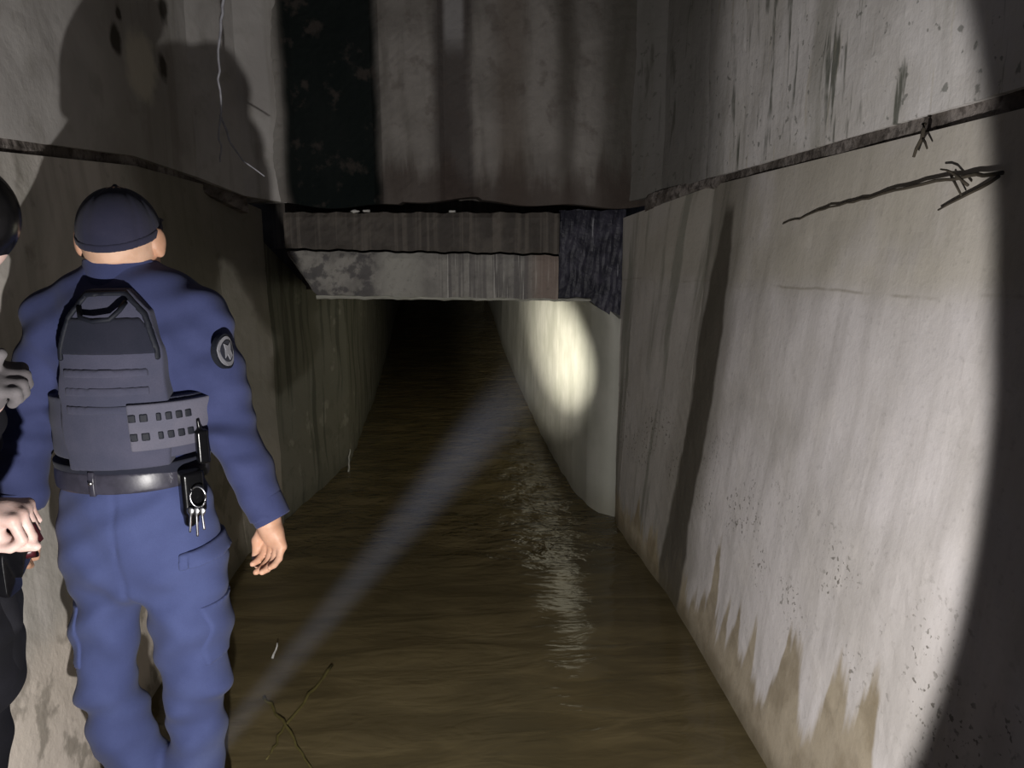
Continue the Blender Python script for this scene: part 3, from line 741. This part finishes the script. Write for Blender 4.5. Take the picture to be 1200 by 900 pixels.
F = vf(.012); F.add(lambda X, Y, Z: -.008*(X > -.70)); F.cut(lambda X, Y, Z: np.abs(Z-1.155)-.070+.0*X); F.add(lambda X, Y, Z: .001*np.sin(Z*90)); opart('side_strap', F.mesh('side_strap'), M_VEST, vest)
for k, zz in enumerate((1.285, 1.245, 1.205)):
    F = vf(.030); F.cut(lambda X, Y, Z: np.abs(Z-zz+.0*X)-.009); F.cut(lambda X, Y, Z: np.abs(X+.742)-.088); F.cut(lambda X, Y, Z: Y-1.8); opart('webbing_row', F.mesh('webbing_row'), M_VEST, vest)
F = vf(.020); F.cut(lambda X, Y, Z: np.abs(Z-1.058+.0*X)-.014); opart('vest_hem', F.mesh('vest_hem'), M_VESTD, vest)
bm = bmesh.new(); tube(bm, [(-.783, 1.672, 1.425), (-.775, 1.655, 1.405), (-.745, 1.642, 1.398), (-.710, 1.640, 1.402), (-.692, 1.648, 1.420), (-.686, 1.668, 1.436)], .0055, 8); me = bm_mesh('grab_handle', bm); opart('grab_handle', me, M_PIPE, vest)
# label panel on the right flank, with rows of dark printed squares
LP = lambda X, Y: (X+.71)*.83+(1.66-Y)*-.55
F = vf(.037, .003); F.cut(lambda X, Y, Z: np.abs(Z-1.165-.0*X)-.053); F.cut(lambda X, Y, Z: -.700-X); F.cut(lambda X, Y, Z: Y-1.80)
pan = opart('print_panel', F.mesh('print_panel'), M_PATCH, vest)
bmq = []
F = vf(.0395, .0022)
sl, (X, Y, Z) = F.all()
cols = [(-.690, .007), (-.668, .008), (-.640, .005), (-.622, .006), (-.604, .006), (-.588, .005)]
m = np.full(F.f.shape, 1.0, np.float32)
for zz in (1.188, 1.145):
    for (xx, ww) in cols:
        m = np.minimum(m, np.maximum(np.abs(X-xx)-ww+0*Y*Z, np.abs(Z-zz)-.009))
F.f = np.maximum(F.f, m); F.cut(lambda X, Y, Z: Y-1.80)
opart('printed_letters', F.mesh('printed_letters', 0), M_PIPE, pan)
# belt
def beltf(g):
    F = Field((-.96, 1.62, .98), (-.55, 1.98, 1.11), .004); F.ell((-.760, 1.80, 1.02), (.160+g, .124+g, .15+g), 0); F.ell((-.760, 1.80, 1.04), (.158+g, .122+g, .15+g), .02); return F
F = beltf(.006); F.cut(lambda X, Y, Z: np.abs(Z-1.034+.0*X)-.024); belt = opart('duty_belt', F.mesh('duty_belt'), M_BELT)
F = beltf(.012); F.cut(lambda X, Y, Z: np.abs(Z-1.036+.0*X)-.028); F.cut(lambda X, Y, Z: np.abs(X+.798)-.008); F.cut(lambda X, Y, Z: Y-1.8); opart('belt_keeper', F.mesh('belt_keeper'), M_BELT, belt)
bm = bmesh.new(); bmesh.ops.create_uvsphere(bm, u_segments=12, v_segments=8, radius=.0065, matrix=__import__('mathutils').Matrix.Translation((-.798, 1.665, 1.040))); opart('snap', bm_mesh('snap', bm), M_STEEL, belt)
# right hip gear: pouch, key ring, keys, radio
F = Field((-.66, 1.62, .90), (-.50, 1.82, 1.15), .003); F.box((-.596, 1.700, 1.005), (.026, .020, .050), .010, 0, .6); F.cone((-.600, 1.695, .955), (-.604, 1.695, .935), .020, .014, .01); pouch = opart('belt_pouch', F.mesh('belt_pouch'), M_GLOSS, belt)
F = Field((-.64, 1.64, 1.04), (-.52, 1.80, 1.20), .003); F.box((-.570, 1.715, 1.105), (.014, .012, .040), .006, 0, .6); F.cone((-.572, 1.712, 1.14), (-.574, 1.710, 1.168), .006, .004, .002); opart('radio', F.mesh('radio'), M_GLOSS, belt)
bm = bmesh.new()
ring = [(-.575+.017*math.cos(a), 1.672, 1.00+.024*math.sin(a)) for a in np.linspace(0, 2*math.pi, 20)]
tube(bm, ring, .0022, 6)
opart('key_ring', bm_mesh('key_ring', bm), M_STEEL, belt)
for k, (dx, l) in enumerate(((-.012, .045), (0.0, .055), (.012, .040))):
    F = Field((-.64, 1.64, .88), (-.54, 1.70, 1.0), .002); F.ell((-.580+dx, 1.668, .968), (.009, .003, .010), 0); F.cone((-.580+dx, 1.668, .965), (-.582+dx*1.3, 1.668, .965-l), .0032, .0030, .002); opart('key', F.mesh('key'), M_STEEL, belt)
# sleeve emblem: disc with border and inner figure
def emblem():
    c = np.array((-.505, 1.735, 1.318)); nrm = np.array((.95, -.30, .10)); nrm /= np.linalg.norm(nrm)
    u = np.cross((0, 0, 1), nrm); u /= np.linalg.norm(u); v = np.cross(nrm, u)
    def disc(r, dz, pts=None, h=.003):
        bm = bmesh.new(); ps = pts or [(r*math.cos(a), r*1.15*math.sin(a)) for a in np.linspace(0, 2*math.pi, 33)[:-1]]
        top = [bm.verts.new(c+u*a+v*b+nrm*(dz-(a*a)*6)) for a, b in ps]; bot = [bm.verts.new(c+u*a+v*b+nrm*(dz-.012-(a*a)*6)) for a, b in ps]
        bm.faces.new(top); bm.faces.new(bot[::-1])
        for i in range(len(ps)): j = (i+1) % len(ps); bm.faces.new((top[j], top[i], bot[i], bot[j]))
        bmesh.ops.recalc_face_normals(bm, faces=bm.faces); return bm_mesh('emblem', bm, False)
    e = opart('sleeve_emblem', disc(.034, .000), M_PIPE); e['label'] = 'round grey emblem on the upper right sleeve'
    opart('emblem_field', disc(.029, .0012), M_EMB, e)
    opart('emblem_ring', disc(.021, .0024), M_VESTD, e)
    st = [(-.012, .018), (0, .012), (.013, .019), (.009, .002), (.014, -.012), (.002, -.020), (-.003, -.006), (-.013, -.014), (-.008, .004)]
    opart('emblem_figure', disc(0, .0036, st), M_EMB, e)
emblem()
F = Field((-.66, 1.72, 1.40), (-.50, 1.88, 1.50), .003); F.box((-.585, 1.79, 1.458), (.045, .020, .005), .004, 0, .1); F.add(lambda X, Y, Z: (Z-1.455+.45*(X+.60))*0)
ep = F.mesh('shoulder_loop')
for v in ep.vertices: v.co.z -= max(0, (v.co.x+.62))*.42
opart('shoulder_loop', ep, M_VESTD)
# ---------------------------------------------------------------- the second person, cut by the left edge of the view
p2 = link('person', None); p2.location = (-.93, 1.33, ZB)
tag(p2, 'person in black clothes at the far left edge, pale hands reaching out', 'person', 'people standing in the tunnel')
def spart(name, me, mat, parent=None):
    me.transform(__import__('mathutils').Matrix.Translation((.93, -1.33, -ZB))); return link(name, me, mat, parent or p2)
def body2():
    F = Field((-1.12, 1.02, -.10), (-.62, 1.62, 1.74), .004)
    F.ell((-.93, 1.32, 1.24), (.10, .12, .22), .04); F.cone((-.87, 1.22, 1.37), (-.985, 1.43, 1.37), .045, .045, .04)
    F.chain([((-.90, 1.33, 1.40), .050), ((-.83, 1.345, 1.52), .050)], .03)
    F.ell((-.812, 1.35, 1.60), (.085, .074, .094), .02); F.ell((-.845, 1.35, 1.54), (.055, .052, .055), .03); F.cone((-.885, 1.35, 1.60), (-.899, 1.35, 1.57), .009, .012, .01)
    F.cone((-.892, 1.367, 1.53), (-.892, 1.333, 1.53), .008, .008, .008)
    for sx in (-1, 1): F.ell((-.815, 1.35+sx*.074, 1.585), (.020, .010, .030), .006)
    F.chain([((-.86, 1.22, 1.36), .045), ((-.905, 1.13, 1.12), .040), ((-.835, 1.325, 1.10), .026)], .02)
    hand(F, (-.828, 1.335, 1.100), (-.764, 1.345, 1.098), (0, .98, .1), (.12, 0, -.99), (.30, .15, -.92), .0085, True)
    F.chain([((-.99, 1.43, 1.36), .045), ((-.95, 1.53, 1.17), .038), ((-.850, 1.43, 1.28), .026)], .02)
    hand(F, (-.845, 1.425, 1.285), (-.800, 1.395, 1.330), (.3, -.8, -.5), (.7, .2, -.2), (.3, -.6, .6), .0088, True)
    F.ell((-.93, 1.33, .88), (.12, .13, .16), .04)
    F.chain([((-.94, 1.26, .80), .06), ((-.975, 1.25, .45), .042), ((-.985, 1.24, -.02), .035), ((-.94, 1.26, -.06), .03)], .03)
    F.chain([((-.945, 1.41, .80), .06), ((-.985, 1.42, .45), .042), ((-.99, 1.42, -.02), .035), ((-.94, 1.44, -.06), .03)], .03)
    return F.mesh('body')
spart('body', body2(), M_SKIN2)
F = Field((-1.12, 1.02, .72), (-.70, 1.64, 1.56), .005)
F.ell((-.93, 1.32, 1.24), (.118, .135, .24), .04); F.cone((-.87, 1.22, 1.365), (-.985, 1.43, 1.365), .062, .062, .04); F.chain([((-.91, 1.33, 1.40), .07), ((-.828, 1.348, 1.53), .062)], .02)
F.ell((-.93, 1.33, .90), (.125, .15, .17), .06)
F.chain([((-.86, 1.22, 1.36), .058), ((-.905, 1.13, 1.12), .054), ((-.855, 1.295, 1.10), .038)], .02)
F.chain([((-.99, 1.43, 1.36), .058), ((-.955, 1.53, 1.17), .050), ((-.862, 1.437, 1.270), .034)], .02)
F.add(lambda X, Y, Z: wr(X, Y, Z)); F.cut(lambda X, Y, Z: .76-Z+0*X); F.cut(lambda X, Y, Z: Z-1.53+0*X)
spart('jacket', F.mesh('jacket'), M_BLACK)
F = Field((-1.10, 1.10, -.09), (-.76, 1.58, .90), .005); F.ell((-.93, 1.33, .82), (.125, .145, .15), .04)
F.chain([((-.94, 1.26, .75), .080), ((-.975, 1.25, .45), .058), ((-.985, 1.245, .0), .056)], .03); F.chain([((-.945, 1.41, .75), .080), ((-.985, 1.42, .45), .056), ((-.99, 1.42, .0), .054)], .03)
F.add(lambda X, Y, Z: wr(X, Y, Z)); F.cut(lambda X, Y, Z: -.05-Z+0*X); spart('trousers', F.mesh('trousers'), M_BLACK)
for x, y in ((-.965, 1.25), (-.97, 1.43)):
    F = Field((x-.15, y-.09, -.125), (x+.16, y+.09, .1), .005); F.chain([((x-.03, y, .05), .05), ((x-.03, y, -.05), .045)], .02); F.cone((x-.03, y, -.075), (x+.10, y+.02, -.085), .04, .036, .03); F.cut(lambda X, Y, Z: -.118-Z); spart('boot', F.mesh('boot'), M_LEATH)
F = Field((-.92, 1.22, 1.50), (-.68, 1.48, 1.72), .003); F.ell((-.808, 1.348, 1.612), (.092, .092, .094), 0); F.cut(lambda X, Y, Z: -(Z-1.43+(X+.72)*.9+0*Y)); spart('helmet', F.mesh('helmet'), M_GLOSS)
F = Field((-.90, 1.30, 1.22), (-.70, 1.48, 1.42), .003); hand(F, (-.845, 1.425, 1.285), (-.800, 1.395, 1.330), (.3, -.8, -.5), (.7, .2, -.2), (.3, -.6, .6), .0088, True); F.grow(.0022)
gl = spart('glove', F.mesh('glove'), mat_fabric('grey_glove_knit', (.10, .09, .095), (.14, .13, .135), 300)); gl['label'] = 'grey glove on the raised hand'
# holster-like pouch at the hip with a pointed flap
F = Field((-.92, 1.24, .66), (-.74, 1.46, .99), .004); F.ell((-.842, 1.345, .845), (.036, .045, .125), 0); F.cone((-.83, 1.345, .93), (-.806, 1.345, .885), .030, .012, .02)
spart('hip_pouch', F.mesh('hip_pouch'), M_BLACK)
# the dark object in the hand
case = link('handheld_case', None); case.location = (-.80, 1.35, .95)
tag(case, 'small black case with a dark maroon handle gripped by the pale hand at left', 'case')
mt = __import__('mathutils').Matrix.Translation((.80, -1.35, -.95))
F = Field((-.92, 1.28, .90), (-.70, 1.42, 1.12), .003); F.box((-.805, 1.35, 1.00), (.045, .026, .060), .012, 0); F.add(lambda X, Y, Z: np.maximum(0, (1.03-Z))*.42*(X > -.80)); F.f = F.f+.0; me = F.mesh('case_body'); me.transform(mt); link('case_body', me, M_GLOSS, case)
bm = bmesh.new(); tube(bm, [(-.800, 1.345, 1.045), (-.795, 1.345, 1.068), (-.775, 1.345, 1.076), (-.755, 1.345, 1.068), (-.747, 1.345, 1.045), (-.755, 1.345, 1.02), (-.79, 1.345, 1.015)], .0095, 10); me = bm_mesh('case_handle', bm); me.transform(mt); link('case_handle', me, M_RED, case)

# ---------------------------------------------------------------- lights
def spot(name, loc, target, power, angle, blend, size, color):
    L = bpy.data.lights.new(name, 'SPOT'); L.energy = power; L.spot_size = math.radians(angle); L.spot_blend = blend; L.shadow_soft_size = size; L.color = color
    o = bpy.data.objects.new(name, L); COL.objects.link(o); o.location = loc
    o.rotation_euler = (Vector(target)-Vector(loc)).to_track_quat('-Z', 'Y').to_euler(); return o
spot('flood_lamp', (-.23, .47, .83), (-.12, 3.0, .93), 104, 106.5, .08, .012, (1.0, .965, .93))
BS = Vector((-.53, .70, .740)); BT = Vector((.665, 5.0, .796))
spot('flashlight_beam', BS, BT, 2700, 12.0, 1.0, .006, (1.0, .96, .82))
spot('culvert_fill_lamp', (-.20, .35, .95), (.62, 6.6, .56), 1500, 15, 1.0, .006, (1.0, .96, .86))  # unseen fill lamp, added to brighten the far culvert wall and water
# thin mist hanging over the water where the flashlight beam crosses it
def mist():
    bm = bmesh.new(); d = (BT-BS); L = d.length; n = d.normalized()
    a0 = .06
    tube(bm, [BS+n*a0, BS+n*(a0+1.2), BS+n*(L*.6), BS+n*(L*.78), BS+n*(L*.86)], [.035, .115, .205, .22, .19], 24)
    g = G('thin_mist'); g.t.nodes.remove(g.b); v = g.t.nodes.new('ShaderNodeVolumeScatter'); 
    px, py, pz = g.x-BS.x, g.y-BS.y, g.z-BS.z; al = px*n.x+py*n.y+pz*n.z
    dd = ((px-al*n.x).pow(2.0)+(py-al*n.y).pow(2.0)+(pz-al*n.z).pow(2.0)).pow(.5)
    dens = (g.y.ss(.4, 2.2)*.0165+.0080)*(dd/(al.ss(0.0, 3.6)*.17+.020)).ss(1.0, .15)*al.ss(3.9, 2.2)
    g.t.links.new(dens.s, v.inputs['Density']); v.inputs['Color'].default_value = (.58, .66, 1, 1); v.inputs['Anisotropy'].default_value = .0
    g.t.links.new(v.outputs[0], g.out.inputs['Volume'])
    o = link('mist', bm_mesh('mist', bm), g.m); tag(o, 'faint bluish mist along the flashlight beam over the water', 'mist', kind='stuff')
mist()
W = bpy.data.worlds.new('night'); SC.world = W; W.use_nodes = True
W.node_tree.nodes['Background'].inputs[0].default_value = (.6, .7, 1, 1); W.node_tree.nodes['Background'].inputs[1].default_value = .10

# ---------------------------------------------------------------- camera
f = 900.0; pit = math.atan(190/f); yaw = math.atan(70/f*math.cos(pit))
cam = bpy.data.cameras.new('camera'); cam.sensor_width = 36; cam.lens = 36*f/1200; cam.clip_start = .02
co = bpy.data.objects.new('camera', cam); COL.objects.link(co); co.location = (0, 0, 1.6)
co.rotation_euler = (math.pi/2-pit, 0, -yaw); SC.camera = co
